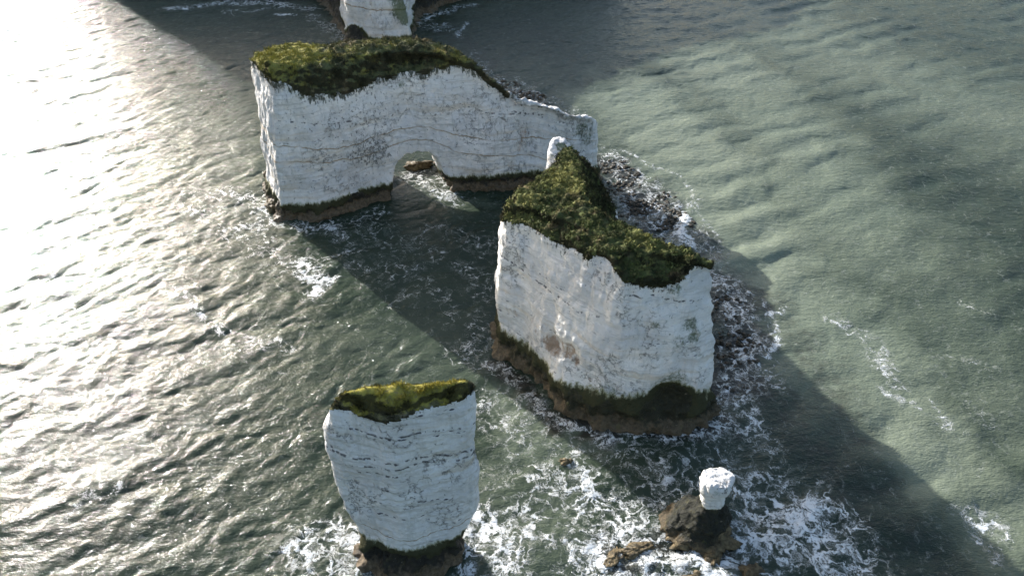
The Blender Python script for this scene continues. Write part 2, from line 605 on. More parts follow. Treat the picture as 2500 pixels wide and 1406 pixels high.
def tufts(V, F, n_target, size, seed, kind='grass', moss=None, soil=None, edge=None):
    """leaf-sized faces rooted on the surface V,F; returns V,F4,attrs"""
    rng = np.random.default_rng(seed)
    a, b, c, d = (V[F[:, k]] for k in range(4))
    fn = np.cross(c - a, d - b) * 0.5
    area = np.linalg.norm(fn, axis=1)
    w = area.copy()
    if edge is not None:
        w = w * edge
    p = w / w.sum()
    idx = rng.choice(len(F), size=n_target, p=p)
    uu, vv = rng.random(n_target)[:, None], rng.random(n_target)[:, None]
    base = (a[idx] * (1 - uu) + b[idx] * uu) * (1 - vv) + (d[idx] * (1 - uu) + c[idx] * uu) * vv
    nrm = fn[idx] / np.maximum(area[idx], 1e-9)[:, None]
    if kind == 'bush':
        nrm[:, 2] += 0.3
    else:
        nrm[:, 2] += 0.9
    nrm += rng.normal(scale=0.38, size=nrm.shape)
    nrm /= np.linalg.norm(nrm, axis=1)[:, None]
    side = np.cross(nrm, rng.normal(size=nrm.shape))
    side /= np.linalg.norm(side, axis=1)[:, None]
    clump = np.clip(0.9 + 1.2 * fbm(base * 0.9, 3), 0.25, 2.0)[:, None]
    L = size * (0.5 + rng.random(n_target)[:, None]) * clump
    W = L * (0.28 if kind == 'grass' else 0.55) * (0.7 + 0.6 * rng.random(n_target)[:, None])
    bend = rng.normal(scale=0.25, size=nrm.shape) * L
    if kind == 'grass':
        v0 = base - side * W * 0.5 - nrm * 0.05
        v1 = base + side * W * 0.5 - nrm * 0.05
        v2 = base + nrm * L + side * W * 0.12 + bend
        v3 = base + nrm * L - side * W * 0.12 + bend
    else:
        ctr = base + nrm * L * rng.random(n_target)[:, None] * 1.1
        t2 = np.cross(side, nrm) + rng.normal(scale=0.4, size=nrm.shape)
        v0 = ctr - side * W * 0.5
        v1 = ctr + t2 * W * 0.5
        v2 = ctr + side * W * 0.5
        v3 = ctr - t2 * W * 0.5
    TV = np.stack([v0, v1, v2, v3], 1).reshape(-1, 3)
    TF = np.arange(n_target * 4).reshape(-1, 4)
    leaf = np.repeat(rng.random(n_target), 4)
    at = {'leaf': leaf}
    for nme, arr in (('moss', moss), ('soil', soil)):
        at[nme] = np.repeat(arr[F[idx, 0]], 4) if arr is not None else np.zeros(n_target * 4)
    return TV, TF, at


def build_stack(name, label, cat, levels, grass_lev, tide_top, mats, voxel=0.28, cutters=(), rough=(1.0, 1.0),
                tuft=None, green=(), brown=(), crack=(), pits=(), moss=(), roots=0.8, grass_noise=0.10, gl_bias=0.0, pit0=0.2, rocky_k=1.0, rows=(), clump=0.35,
                strata=1.0, soft=0.45, extra_soil=None, dent=(), tidefn=None,
                extras=(), glfn=None, step=0.42, seamfn=None, soft_tide=0.9, tint_tide=0.0):
    lv = np.array(levels) 
    V0, F0, lev0 = loft(levels, step, soft)
    for ex in extras:
        V1, F1, l1 = loft(ex, step, 0.4)
        F0 = F0 + [tuple(i + len(V0) for i in f) for f in F1]
        V0 = np.concatenate([V0, V1])
        lev0 = np.concatenate([lev0, np.minimum(l1, grass_lev - 2)])
    V, F = solidify_remesh(V0, F0, voxel, cutters)
    V = smooth(V, F, 1)
    kd = kdtree.KDTree(len(V0))
    for i, p in enumerate(V0): kd.insert(p, i)
    kd.balance()
    lev = np.array([lev0[kd.find(p)[1]] for p in V])
    n = normals(V, F)
    # --- relief
    q = V.copy()
    isg = sstep(grass_lev - 0.05, grass_lev + 0.35, lev)
    big = fbm(q * 0.11, 3) * 0.55 * rough[0]
    rid = 1 - 2 * np.abs(perlin(q * np.array([0.6, 0.6, 0.28]) + 40))
    med = (fbm(q * np.array([0.42, 0.42, 0.30]), 4) * 0.20 + rid * 0.10 + (1 - 2 * np.abs(perlin(q * np.array([1.5, 1.5, 1.0]) + 11))) * 0.07) * rough[1]
    # stepped ledges along the beds
    zb = q[:, 2] + 1.8 * fbm(q * np.array([0.05, 0.05, 0.02]), 2)
    bed = fbm(np.stack([q[:, 0] * 0.06, q[:, 1] * 0.06, zb * 0.9], 1), 3) * 0.13 * strata
    flute = fbm(q * np.array([0.9, 0.9, 0.14]), 3) * 0.14 * rough[1]
    pl = fbm(q * np.array([0.17, 0.17, 0.11]) + 70, 3) * 4
    plf = pl - np.floor(pl)
    plate = (np.floor(pl) + sstep(0.43, 0.57, plf)) / 4 * 0.75 * rough[1]
    pl2 = fbm(q * np.array([0.5, 0.5, 0.34]) + 33, 2) * 3
    plate += (np.floor(pl2) + sstep(0.4, 0.6, pl2 - np.floor(pl2))) / 3 * 0.28 * rough[1]
    blocks = -0.16 * sstep(0.10, 0.0, np.abs(perlin(q * 0.22 + 5))) * rough[1]
    dc = big + med + bed + flute + blocks + plate
    cl = np.abs(fbm(q * 0.75, 3)) * clump * 1.6 - clump * 0.4 + fbm(q * 0.25, 2) * 0.4
    low = sstep(1.2, -0.6, q[:, 2] - tide_top)
    rocky = fbm(q * np.array([0.6, 0.6, 0.5]) + 91, 4) * 0.75 + (0.4 - np.abs(perlin(q * 0.45 + 17))) * 0.9 - 0.35 * sstep(1.3, 0.2, np.abs(q[:, 2] - tide_top * 0.75))
    dc = dc + low * rocky * rocky_k
    d = dc * (1 - isg) + cl * isg
    for (x, y, z, r, st) in on_face(V, [tuple(t) for t in dent]):
        dd = np.sqrt((q[:, 0] - x) ** 2 + (q[:, 1] - y) ** 2 + ((q[:, 2] - z)) ** 2)
        d -= st * sstep(1.0, 0.0, dd / r)
    V = V + n * d[:, None]
    # --- parts
    glim = grass_lev + gl_bias + grass_noise * fbm(q * np.array([0.35, 0.35, 0.2]) + 9, 4)
    if glfn is not None: glim = glim + glfn(V)
    fc = V[F].mean(1)
    flev = lev[F].mean(1)
    fgl = glim[F].mean(1)
    tt = tide_top + 0.8 * rocky_k * fbm(fc * np.array([0.13, 0.13, 0.0]) + 61, 2) + soft_tide * fbm(fc * np.array([0.4, 0.4, 0.1]) + 3, 4)
    tv = np.full(len(V), tide_top)
    if tidefn is not None:
        tt = tt + tidefn(fc)
        tv = tv + tidefn(V)
    part = np.zeros(len(F), dtype=int)
    part[flev > fgl] = 1
    part[(fc[:, 2] < tt) & (part == 0)] = 2
    attrs = {}
    attrs['green'] = blobs(V, on_face(V, green))
    attrs['brown'] = blobs(V, on_face(V, brown))
    attrs['crack'] = np.maximum(blobs(V, on_face(V, crack)), 0.20)
    attrs['pits'] = np.maximum(blobs(V, on_face(V, pits)), pit0)
    attrs['moss'] = blobs(V, moss)
    attrs['tide'] = sstep(2.2 if not tint_tide else tint_tide, -0.3, V[:, 2] - tv)
    dist_g = (glim - lev)
    attrs['roots'] = roots * sstep(0.30, 0.0, dist_g)
    attrs['leaf'] = np.zeros(len(V))
    attrs['flint_row'] = flint_rows(V, rows)
    attrs['seam'], attrs['seam_low'] = seamfn(V) if seamfn is not None else (np.full(len(V), 9.0), np.full(len(V), 9.0))
    attrs['soil'] = sstep(0.85, 0.45, normals(V, F)[:, 2]) if extra_soil is None else extra_soil(V)
    base = np.array([V[:, 0].mean(), V[:, 1].mean(), 0.0])
    root = thing(name, label, cat, tuple(base))
    names = ('chalk_face', 'grass_cap', 'weed_base')
    for k in range(3):
        Fk = F[part == k]
        if len(Fk) == 0 or mats[k] is None: continue
        used, inv = np.unique(Fk.ravel(), return_inverse=True)
        Vk = V[used]
        Fk2 = inv.reshape(-1, 4)
        at = {a: v[used] for a, v in attrs.items()}
        if k == 1 and tuft:
            Vb, Fb, mb, sb = Vk, Fk2, at['moss'], at['soil']
            for (cnt, size, kind) in tuft:
                TV, TF, ta = tufts(Vb, Fb, cnt, size, 5 + len(name), kind, mb, sb)
                nv = len(Vk)
                Vk = np.concatenate([Vk, TV])
                Fk2 = np.concatenate([Fk2, TF + nv])
                for a in at:
                    at[a] = np.concatenate([at[a], ta.get(a, np.zeros(len(TV)))])
        mesh_np(names[k], Vk, Fk2, mats[k], at, loc=tuple(base), parent=root)
    print(name, 'verts', len(V), 'bbox', V.min(0), V.max(0))
    return root, V


def Lr(*pts):
    return [tuple(p) for p in pts]


# ------------------------------------------------------------------ stack forms
def nearest_on(poly_segs, p):
    best, bd = None, 1e9
    p = np.array(p)
    for a, b in poly_segs:
        a, b = np.array(a), np.array(b)
        ab = b - a
        t = np.clip(np.dot((p - a)[:2], ab[:2]) / max(np.dot(ab[:2], ab[:2]), 1e-9), 0, 1)
        c = a + ab * t
        d = np.linalg.norm((c - p)[:2])
        if d < bd: best, bd = c, d
    return best


def rings_from(cols, segs, flare=1.2, foot=0.055, inset=0.25):
    """cols: (B, T, S) world points -> seven rings"""
    L = [[] for _ in range(8)]
    for (B, T, S) in cols:
        B, T, S = map(np.array, (B, T, S))
        c = nearest_on(segs, B)
        o = B - c; o[2] = 0
        o /= max(np.linalg.norm(o), 1e-6)
        f = foot * H / T[2]
        Lw = B * (1 - f) + T * f - o * 0.25
        M = (B + T) / 2
        L[0].append(B + o * flare * 1.5 + np.array([0, 0, -3.0]))
        L[1].append(B + o * flare * 0.3)
        L[2].append(B * (1 - f * 0.6) + T * f * 0.6)
        L[3].append(Lw)
        L[4].append(M)
        L[5].append(T)
        L[6].append(S)
        r = nearest_on(segs, S)
        L[7].append(r * (1 - inset) + S * inset)
    return L   # grass line is level 5


def below(T, dx=0.0, dy=0.0):
    return (T[0] + dx, T[1] + dy, 0.0)


chalk_far = mat_chalk('chalk_weathered', flint=0.7, crack=0.9, seams=())
chalk_mid = mat_chalk('chalk_white', flint=0.9, crack=0.9)
chalk_near = mat_chalk('chalk_near', flint=1.5, crack=1.0, seams=((6.2, 3.0, 0.06),), base=(0.80, 0.80, 0.79))
chalk_land = mat_chalk('chalk_headland', flint=0.5, crack=0.8, seams=((9, 7.0, 0.12),), base=(0.74, 0.71, 0.66))
tide_m = mat_tide('weed_and_wet_rock')
tide_mid = mat_tide('weed_green_and_wet_rock', brown=(0.13, 0.10, 0.06), dark=(0.026, 0.025, 0.012))
MOSS, MID, DARK, BROWN = (0.31, 0.29, 0.075), (0.145, 0.155, 0.068), (0.060, 0.066, 0.034), (0.23, 0.18, 0.105)
grass_far = mat_grass('grass_mossy', (MOSS, MID, DARK, BROWN), 0.5)
grass_mid = mat_grass('scrub_and_grass', ((0.22, 0.225, 0.08), (0.125, 0.15, 0.055), (0.055, 0.068, 0.030), (0.21, 0.155, 0.095)), 0.6)
grass_near = mat_grass('moss_and_tussock', ((0.40, 0.36, 0.08), (0.18, 0.17, 0.08), (0.10, 0.10, 0.06), (0.28, 0.24, 0.17)), 0.9)
rock_m = mat_tide('seaweed_rock', brown=(0.20, 0.15, 0.075), dark=(0.07, 0.055, 0.025), split=3.5)
sea_m = mat_sea()

# ---- 1. the long arched stack
def col_f(t, b, sh, lean=0.02, sd=0.03):
    B = u(b[0], b[1], 0)
    Y = B[1] / H
    return (B, uY(t[0], t[1], Y + lean), uY(sh[0], sh[1], Y + lean + sd))


def col_b(px, py, z, z2=None, dx=0.0, dy=1.5, zt=None):
    """back column: silhouette point at height z; grass line hangs a little below it"""
    S = u(px, py, z)
    T = (S[0] + dx * 0.3, S[1] + 1.6, S[2] - (2.2 if zt is None else zt))
    return (below(T, dx, dy), T, S)


far_cols = [
    col_f((665, 195), (683, 541), (650, 150)),
    col_f((720, 215), (735, 538), (720, 166)),
    col_f((775, 236), (785, 531), (790, 166)),
    col_f((850, 224), (860, 512), (860, 166)),
    col_f((925, 186), (935, 487), (940, 152)),
    col_f((1000, 178), (1000, 471), (1000, 148)),
    col_f((1090, 160), (1090, 469), (1080, 138)),
    col_f((1165, 168), (1168, 468), (1160, 160), sd=0.02),
    col_f((1205, 206), (1208, 466), (1203, 200), sd=0.01),
    col_f((1240, 248), (1242, 462), (1240, 246), sd=0.006),
    col_f((1300, 250), (1302, 452), (1300, 248), sd=0.006),
    col_f((1350, 263), (1352, 450), (1350, 261), sd=0.006),
    col_f((1378, 285), (1385, 448), (1378, 283), sd=0.006),
    col_f((1455, 291), (1466, 446), (1453, 289), sd=0.006),
]
def shift(c, dy, dz=0.0, dx=0.0):
    return tuple((p[0] + dx, p[1] + dy * H, p[2] + (dz if i else 0)) for i, p in enumerate(c))
far_cols.append(shift(far_cols[13], 0.022, -1.5, 0.3))
far_cols.append(shift(far_cols[12], 0.024, -1.8))
far_cols.append(shift(far_cols[11], 0.026, -1.8))
far_cols.append(shift(far_cols[9], 0.036, -1.8, 1.5))
far_cols += [col_b(1178, 168, 0.320, dx=1.5), col_b(1110, 120, 0.345), col_b(1010, 89, 0.352), col_b(900, 99, 0.352), col_b(790, 106, 0.35),
             col_b(690, 110, 0.352)]
Sb = u(618, 128, 0.352)
far_cols.append((u(655, 425, 0), u(613, 142, 0.345), Sb))
far_cols.append((u(648, 458, 0), u(622, 158, 0.350), u(632, 140, 0.353)))
far_segs = [(u(680, 135, 0.362), u(800, 130, 0.36)), (u(800, 130, 0.36), u(1010, 118, 0.362)), (u(1010, 118, 0.362), u(1140, 150, 0.345)),
            (u(1140, 150, 0.345), u(1225, 225, 0.26)), (u(1225, 225, 0.26), u(1240, 243, 0.240)), (u(1240, 243, 0.240), u(1350, 255, 0.235)),
            (u(1350, 255, 0.235), u(1380, 280, 0.205)), (u(1380, 280, 0.205), u(1445, 286, 0.198))]
far_levels = rings_from(far_cols, far_segs, flare=0.9)

# the sea arch: an angled passage right through
af = np.array([u(1040, 466, 0)[0], 1.52 * H])
adir = np.array([-0.30, 0.954])
aw = np.array([0.954, 0.30])
def arch_ring(t, wide, ht):
    c = af + adir * t
    pr = [(-1.15, -4), (-1.12, 0), (-0.92, 0.45), (-0.62, 0.86), (-0.38, 1.0), (0.42, 1.0), (0.66, 0.84), (0.84, 0.48), (1.02, 0.2), (1.1, 0.0), (1.15, -4)]
    return [(c[0] + aw[0] * a * wide, c[1] + aw[1] * a * wide, (b if b < 0 else b * ht)) for a, b in pr]
ar = [arch_ring(-7, 6.6, 9.4), arch_ring(-1, 5.6, 8.2), arch_ring(7, 4.8, 6.9), arch_ring(24, 5.4, 8.0)]
cv = [p for r in ar for p in r]
k = len(ar[0])
cf = []
for r in range(len(ar) - 1):
    for i in range(k):
        j = (i + 1) % k
        cf.append((r * k + i, r * k + j, (r + 1) * k + j, (r + 1) * k + i))
cf.append(tuple(range(k - 1, -1, -1)))
cf.append(tuple(range((len(ar) - 1) * k, len(ar) * k)))

W = lambda px, py, z, r, st: u(px, py, z) + (r, st)
def wall(px, py, Y, r, st): return uY(px, py, Y) + (r, st)
def seam_line(pts):
    q = np.array([uY(px, py, Y) for px, py, Y in pts])
    return lambda V: V[:, 2] - np.interp(V[:, 0], q[:, 0], q[:, 2])
sm_hi = seam_line([(690, 362, 1.445), (850, 356, 1.50), (930, 334, 1.53), (1040, 320, 1.56), (1130, 334, 1.575), (1220, 346, 1.58), (1330, 350, 1.59), (1460, 352, 1.61)])
sm_lo = seam_line([(690, 396, 1.445), (870, 391, 1.50), (930, 371, 1.53), (1000, 353, 1.55), (1060, 354, 1.56), (1120, 372, 1.575), (1200, 378, 1.58), (1310, 392, 1.59), (1460, 420, 1.61)])
far_root, farV = build_stack(
    'sea_stack', 'long chalk stack pierced by a sea arch, its mossy top dropping to a bare wall', 'sea stack',
    far_levels, 5, 1.9, (chalk_far, grass_far, tide_m), voxel=0.28, cutters=[(cv, cf)],
    tuft=((36000, 0.22, 'grass'),), rough=(0.6, 0.7), pit0=0.45, rows=[[(680, 300, 1.445), (860, 298, 1.5)], [(1120, 268, 1.56), (1200, 280, 1.58), (1330, 292, 1.6)], [(1250, 280, 1.58), (1350, 306, 1.6), (1400, 318, 1.6)]], seamfn=lambda V: (sm_hi(V), sm_lo(V)),
    glfn=lambda V: 1.6 * sstep(u(1195, 200, 0.3)[0], u(1225, 225, 0.27)[0], V[:, 0]) + 0.5 * sstep(u(1220, 225, 0.3)[0], u(1250, 250, 0.24)[0], V[:, 0]),
    green=[wall(1420, 330, 1.6, 3.2, 0.9), wall(1440, 345, 1.6, 2.6, 0.9), wall(1390, 300, 1.6, 2.4, 0.6), wall(1225, 270, 1.58, 3.2, 0.35),
           wall(1260, 300, 1.58, 3, 0.3), wall(988, 212, 1.55, 1.2, 0.9), wall(740, 240, 1.47, 1.3, 0.9), wall(722, 232, 1.47, 1.0, 0.9), wall(1000, 260, 1.55, 2, 0.25),
           wall(925, 200, 1.53, 3.0, 0.55), wall(870, 225, 1.52, 3.0, 0.5)],
    brown=[wall(1285, 345, 1.6, 2.6, 0.7), wall(1275, 370, 1.6, 1.6, 0.6), wall(1218, 380, 1.58, 2.5, 0.4), wall(1218, 400, 1.58, 3, 0.4)],
    crack=[wall(920, 330, 1.5, 7, 0.6), wall(1180, 300, 1.56, 9, 0.8), wall(1200, 400, 1.56, 8, 0.5), wall(1020, 220, 1.55, 4, 0.5)],
    pits=[wall(920, 380, 1.5, 5.5, 1.35), wall(900, 300, 1.5, 12, 0.75), wall(760, 290, 1.46, 9, 0.5), wall(950, 220, 1.5, 8, 0.7), wall(1150, 340, 1.56, 12, 0.45), wall(880, 390, 1.5, 4, 1.2)],
    moss=[W(660, 160, 0.35, 9, 1.0), W(700, 130, 0.36, 10, 0.8), W(900, 120, 0.36, 8, 0.35), W(1120, 140, 0.35, 7, 0.4)])

# ---- 2. the bulky stack with the scrub top
def col_m(t, b, sh, YT, sd=0.02):
    return (u(b[0], b[1], 0), uY(t[0], t[1], YT), uY(sh[0], sh[1], YT + sd))


mid_cols = [
    col_m((1229, 538), (1207, 862), (1240, 505), 1.012, 0.015),
    col_m((1290, 552), (1262, 888), (1300, 515), 0.976, 0.03),
    col_m((1360, 592), (1318, 940), (1368, 550), 0.933, 0.03),
    col_m((1430, 620), (1362, 990), (1440, 575), 0.888, 0.03),
    col_m((1480, 627), (1405, 1018), (1485, 590), 0.866, 0.03),
    col_m((1503, 665), (1455, 1036), (1500, 615), 0.846, 0.03),
    col_m((1519, 690), (1512, 1044), (1525, 635), 0.832, 0.035),
    col_m((1600, 698), (1600, 1050), (1600, 640), 0.836, 0.035),
    col_m((1662, 690), (1672, 1052), (1655, 640), 0.846, 0.03),
    col_m((1700, 662), (1718, 1044), (1700, 642), 0.860, 0.01),
    col_m((1739, 655), (1757, 1008), (1735, 650), 0.872, 0.008),
]
def backc(px, py, z, drop=2.0, dx=0.4, dy=0.8, bx=1.5, by=1.5):
    S = u(px, py, z)
    T = (S[0] + dx, S[1] + dy, S[2] - drop)
    return ((T[0] + bx, T[1] + by, 0.0), T, S)
mid_cols += [
    backc(1737, 648, 0.322, 1.5, 0.6, 0.8), backc(1700, 621, 0.325), backc(1655, 600, 0.330), backc(1600, 578, 0.330), backc(1550, 562, 0.326),
    (below(u(1512, 548, 0.23), 0.3, 0.6), u(1512, 548, 0.23), u(1480, 540, 0.300)),
    (below(u(1500, 512, 0.19), 0.4, 0.6), u(1500, 512, 0.19), u(1440, 505, 0.325)),
    (below(u(1476, 462, 0.20), 0.4, 0.6), u(1476, 462, 0.20), u(1428, 462, 0.330)),
    (below(u(1436, 402, 0.25), 0.4, 0.6), u(1436, 402, 0.25), u(1412, 410, 0.325)),
    backc(1392, 362, 0.312, 1.6, 0.2, 0.9, 0.3, 1.8),
    backc(1378, 364, 0.312, 1.6, -0.2, 0.6, -0.8, 1.5), 
    backc(1350, 396, 0.312, 2.0, -0.7, 0.3, -1.2, 0.6), backc(1322, 428, 0.310, 2.0, -0.7, 0.4, -1.5, 0.8),
    backc(1290, 452, 0.310, 2.0, -0.6, 0.6, -1.2, 1.0), backc(1248, 485, 0.312, 2.0, -0.9, 0.3, -1.4, 0.5),
]
mid_segs = [(u(1388, 380, 0.326), u(1408, 450, 0.340)), (u(1408, 450, 0.340), u(1412, 545, 0.345)), (u(1412, 545, 0.345), u(1540, 592, 0.340)),
            (u(1540, 592, 0.340), u(1660, 622, 0.338)), (u(1660, 622, 0.338), u(1715, 645, 0.330)), (u(1412, 530, 0.345), u(1272, 505, 0.332))]
mid_levels = rings_from(mid_cols, mid_segs, flare=0.35, foot=0.062)
# lower chalk pinnacle behind the tip
pin = []
for zf, ex in ((-0.04, 1.6), (0.0, 1.3), (0.12, 0.6), (0.2, 0.2), (0.245, 0.0), (0.268, -0.25)):
    ring = []
    for (px, py) in ((1340, 385), (1352, 380), (1392, 372), (1404, 352), (1388, 343), (1362, 332), (1348, 334), (1344, 355)):
        p = u(px, py, 0.262)
        c = u(1372, 358, 0.262)
        d = np.array([p[0] - c[0], p[1] - c[1]])
        l = np.linalg.norm(d); d = d / l * max(l + ex, 0.3)
        top = (0.0 if px < 1370 else -0.8) + (0.0 if py < 365 else -2.2)
        ring.append((c[0] + d[0], c[1] + d[1], zf * H + (top if zf > 0.22 else 0)))
    pin.append(ring)
mid_root, midV = build_stack(
    'sea_stack', 'bulky white chalk stack, thick green scrub on its angled top, green weedy foot', 'sea stack',
    mid_levels, 5, 2.6, (chalk_mid, grass_mid, tide_mid), voxel=0.25, soft=0.2, rough=(0.5, 0.62), extras=[pin],
    rows=[[(1222, 640, 0.99), (1284, 667, 0.97), (1317, 683, 0.955), (1376, 711, 0.925), (1409, 729, 0.91), (1456, 740, 0.885)], [(1535, 728, 0.83), (1600, 733, 0.83), (1690, 735, 0.85)]],
    tuft=((50000, 0.24, 'grass'), (60000, 0.20, 'bush')), clump=0.42, roots=0.6,
    soft_tide=1.3, tidefn=lambda V: -0.3 + blobs(V, [uY(1510, 965, 0.83) + (6.5, 1.1), uY(1440, 955, 0.875) + (5.0, 2.0), uY(1645, 950, 0.845) + (4.6, 3.2), uY(1580, 975, 0.83) + (4, 1.0)]),
    glfn=lambda V: 0.9 * blobs(V, [uY(1712, 672, 0.86) + (2.2, 1.0)]) - 0.0,
    dent=[uY(1350, 850, 0.925) + (2.6, 1.0), uY(1385, 875, 0.925) + (2.4, 0.6), uY(1425, 925, 0.895) + (3.4, 0.7), uY(1635, 985, 0.84) + (4.2, 1.8)], tint_tide=3.6,
    green=[wall(1378, 352, 1.25, 1.6, 1.2), wall(1348, 372, 1.27, 0.9, 0.9), wall(1690, 797, 0.86, 1.6, 1.05), wall(1703, 830, 0.86, 1.6, 1.05), wall(1645, 940, 0.84, 4.0, 0.9), wall(1665, 845, 0.86, 2.0, 0.7), wall(1470, 965, 0.86, 3.0, 0.7), wall(1660, 715, 0.85, 1.4, 0.95), wall(1592, 800, 0.835, 1.0, 0.95), wall(1620, 730, 0.84, 2.5, 0.35),
           wall(1650, 850, 0.85, 3.5, 0.4), wall(1600, 950, 0.83, 4.5, 0.35), wall(1718, 870, 0.86, 1.2, 0.6), wall(1610, 820, 0.84, 4, 0.25)],
    brown=[wall(1345, 845, 0.92, 2.4, 1.2), wall(1380, 862, 0.91, 2.0, 1.0), wall(1400, 885, 0.9, 1.5, 0.9), wall(1240, 760, 0.98, 2.5, 0.4), wall(1300, 800, 0.95, 2.5, 0.35), wall(1420, 930, 0.9, 1.8, 0.6)],
    crack=[wall(1490, 700, 0.85, 3.0, 0.5), wall(1690, 880, 0.86, 4.5, 0.6), wall(1700, 920, 0.86, 3, 0.5), wall(1370, 880, 0.91, 4, 0.7), wall(1620, 780, 0.84, 7, 0.3)],
    pits=[wall(1400, 720, 0.89, 8, 0.35), wall(1620, 800, 0.84, 8, 0.4), wall(1440, 880, 0.88, 5, 0.4)],
    moss=[W(1400, 420, 0.34, 8, 0.7), W(1270, 490, 0.33, 6, 0.5), W(1600, 590, 0.34, 6, 0.5)])

# ---- 3. the near square-shouldered stack
near_prof = [  # z, left px, right px
    (-0.04, 868, 1132), (0.0, 876, 1126), (0.044, 886, 1128), (0.062, 872, 1152), (0.10, 846, 1168), (0.169, 816, 1168), (0.231, 802, 1166), (0.288, 793, 1168)]
near_levels = []
def near_ring(z, l, r, zf=None):
    m = (l + r) / 2
    w = (r - l)
    k = 0.55 + 0.45 * min(1, max(0, z / 0.2))
    pts = [(l + 0.02 * w, 0.574), (l + 0.20 * w, 0.563 + 0.004 * k), (l + 0.44 * w, 0.548), (l + 0.66 * w, 0.558), (l + 0.90 * w, 0.573), (r, 0.588),
           (r - 0.03 * w, 0.606), (m + 0.1 * w, 0.612), (m - 0.2 * w, 0.606), (l + 0.04 * w, 0.598), (l, 0.585)]
    dY = -0.022 if z <= 0 else (-0.006 if z < 0.05 else 0)
    return [s(px, Y + (dY if i < 6 else 0), z) for i, (px, Y) in enumerate(pts)]
for (z, l, r) in near_prof: near_levels.append(near_ring(z, l, r))
nt = [(797, 1000, 0.576), (862, 1005, 0.566), (955, 1030, 0.550), (1020, 1003, 0.560), (1115, 978, 0.575), (1153, 962, 0.589)]
nS = [(822, 968, 0.583), (872, 982, 0.573), (945, 990, 0.560), (1010, 972, 0.568), (1110, 948, 0.582), (1140, 938, 0.590)]
T = [uY(*a) for a in nt]; S = [uY(*a) for a in nS]
bk = [(1148, 930, 0.352), (1085, 928, 0.360), (935, 949, 0.360), (838, 953, 0.352), (806, 985, 0.345)]
T += [(u(*b)[0] + 0.1, u(*b)[1] + 0.7, b[2] * H - 1.4) for b in bk]
S += [u(*b) for b in bk]
near_levels.append(T); near_levels.append(S)
cN = [((a[0] + b[0]) / 2, (a[1] + b[1]) / 2, (a[2] + b[2]) / 2 + 0.25) for a, b in ((u(845, 966, 0.357), u(845, 960, 0.357)), (u(1130, 934, 0.362), u(1130, 934, 0.362)))]
near_levels.append([tuple(nearest_on([cN], p) * 0.7 + np.array(p) * 0.3) for p in S])
near_root, nearV = build_stack(
    'sea_stack', 'near flat-faced white chalk stack, narrow foot and thin strip of yellow moss on top', 'sea stack',
    near_levels, 8, 3.1, (chalk_near, grass_near, tide_m), voxel=0.17, rough=(0.4, 0.5), strata=0.7, soft=0.5, step=0.3,
    rows=[[(802, 1098, 0.573), (870, 1115, 0.564), (945, 1128, 0.55), (1000, 1114, 0.556), (1090, 1106, 0.572), (1170, 1095, 0.588)], [(850, 1133, 0.566), (950, 1142, 0.55), (1020, 1126, 0.558), (1110, 1121, 0.574), (1165, 1105, 0.588)],
          [(860, 1046, 0.565), (900, 1057, 0.558), (970, 1066, 0.552), (1040, 1044, 0.562), (1120, 1040, 0.576)], [(880, 1150, 0.563), (940, 1161, 0.551), (985, 1155, 0.553)]],
    tuft=((15000, 0.14, 'grass'),), clump=0.12, roots=0.55, grass_noise=0.12,
    crack=[wall(1000, 1230, 0.555, 2.6, 0.9), wall(960, 1240, 0.555, 1.8, 0.9), wall(1100, 1250, 0.575, 2.6, 0.8), wall(1050, 1270, 0.565, 2.0, 0.6)],
    brown=[wall(1110, 1280, 0.575, 1.6, 0.4), wall(1152, 1030, 0.588, 0.6, 0.6)],
    pits=[wall(960, 1060, 0.552, 4, 0.25), wall(1090, 1260, 0.572, 2.4, 0.6)],
    moss=[W(870, 958, 0.36, 3.0, 1.1), W(950, 955, 0.36, 2.6, 1.1), W(1020, 948, 0.36, 2.6, 1.0), W(1090, 930, 0.36, 3.0, 1.1)])

# ---- 4. the little stump
sc0 = s(1735, 0.628, 0.06)
stump_prof = [(-0.04, 5.5, -1.3), (0.0, 3.7, -0.9), (0.010, 3.2, -0.7), (0.028, 2.5, -0.3), (0.050, 1.75, 0.1), (0.058, 1.35, 0.1), (0.075, 1.34, 0.05), (0.086, 1.42, 0.0), (0.093, 1.80, -0.05), (0.105, 1.90, 0.0), (0.119, 1.92, 0.05),
              (0.124, 1.75, 0.1), (0.126, 0.6, 0.1)]
rs = np.random.default_rng(21)
jit = 1 + rs.normal(0, 0.06, 10) + np.array([0.10, -0.02, 0.12, -0.05, 0.08, -0.03, 0.05, -0.04, 0.12, -0.04])
stump_levels = []
for (z, r, dx) in stump_prof:
    ring = []
    for k_ in range(10):
        a = -math.pi / 2 + 2 * math.pi * k_ / 10 + 0.3
        j = jit[k_] * (1 + 0.05 * math.sin(3 * a + z * 60))
        ring.append((sc0[0] + dx + math.cos(a) * r * j, sc0[1] + math.sin(a) * r * 0.85 * j, z * H))
    stump_levels.append(ring)
stump_tide = mat_tide('stump_weed', brown=(0.10, 0.075, 0.04), dark=(0.014, 0.015, 0.009), split=0.9)
stump_chalk = mat_chalk('chalk_stump', flint=0.6, crack=0.6, base=(0.78, 0.77, 0.74))
stump_root, stumpV = build_stack(
    'sea_stump', 'tiny chalk stump with a knobbly white head on a black weedy mound', 'sea stack',
    stump_levels, 50, 4.05, (stump_chalk, None, stump_tide), voxel=0.11, rough=(0.25, 0.6), strata=0.8, soft=0.2, step=0.16, soft_tide=0.25,
    green=[sc0[:2] + (4.6, 1.6, 0.5), (sc0[0] + 0.9, sc0[1] - 1.2, 8.6, 0.9, 0.55)],
    pits=[(sc0[0], sc0[1] - 1, 9.0, 2.0, 0.9)], tint_tide=0.9, rocky_k=0.45)

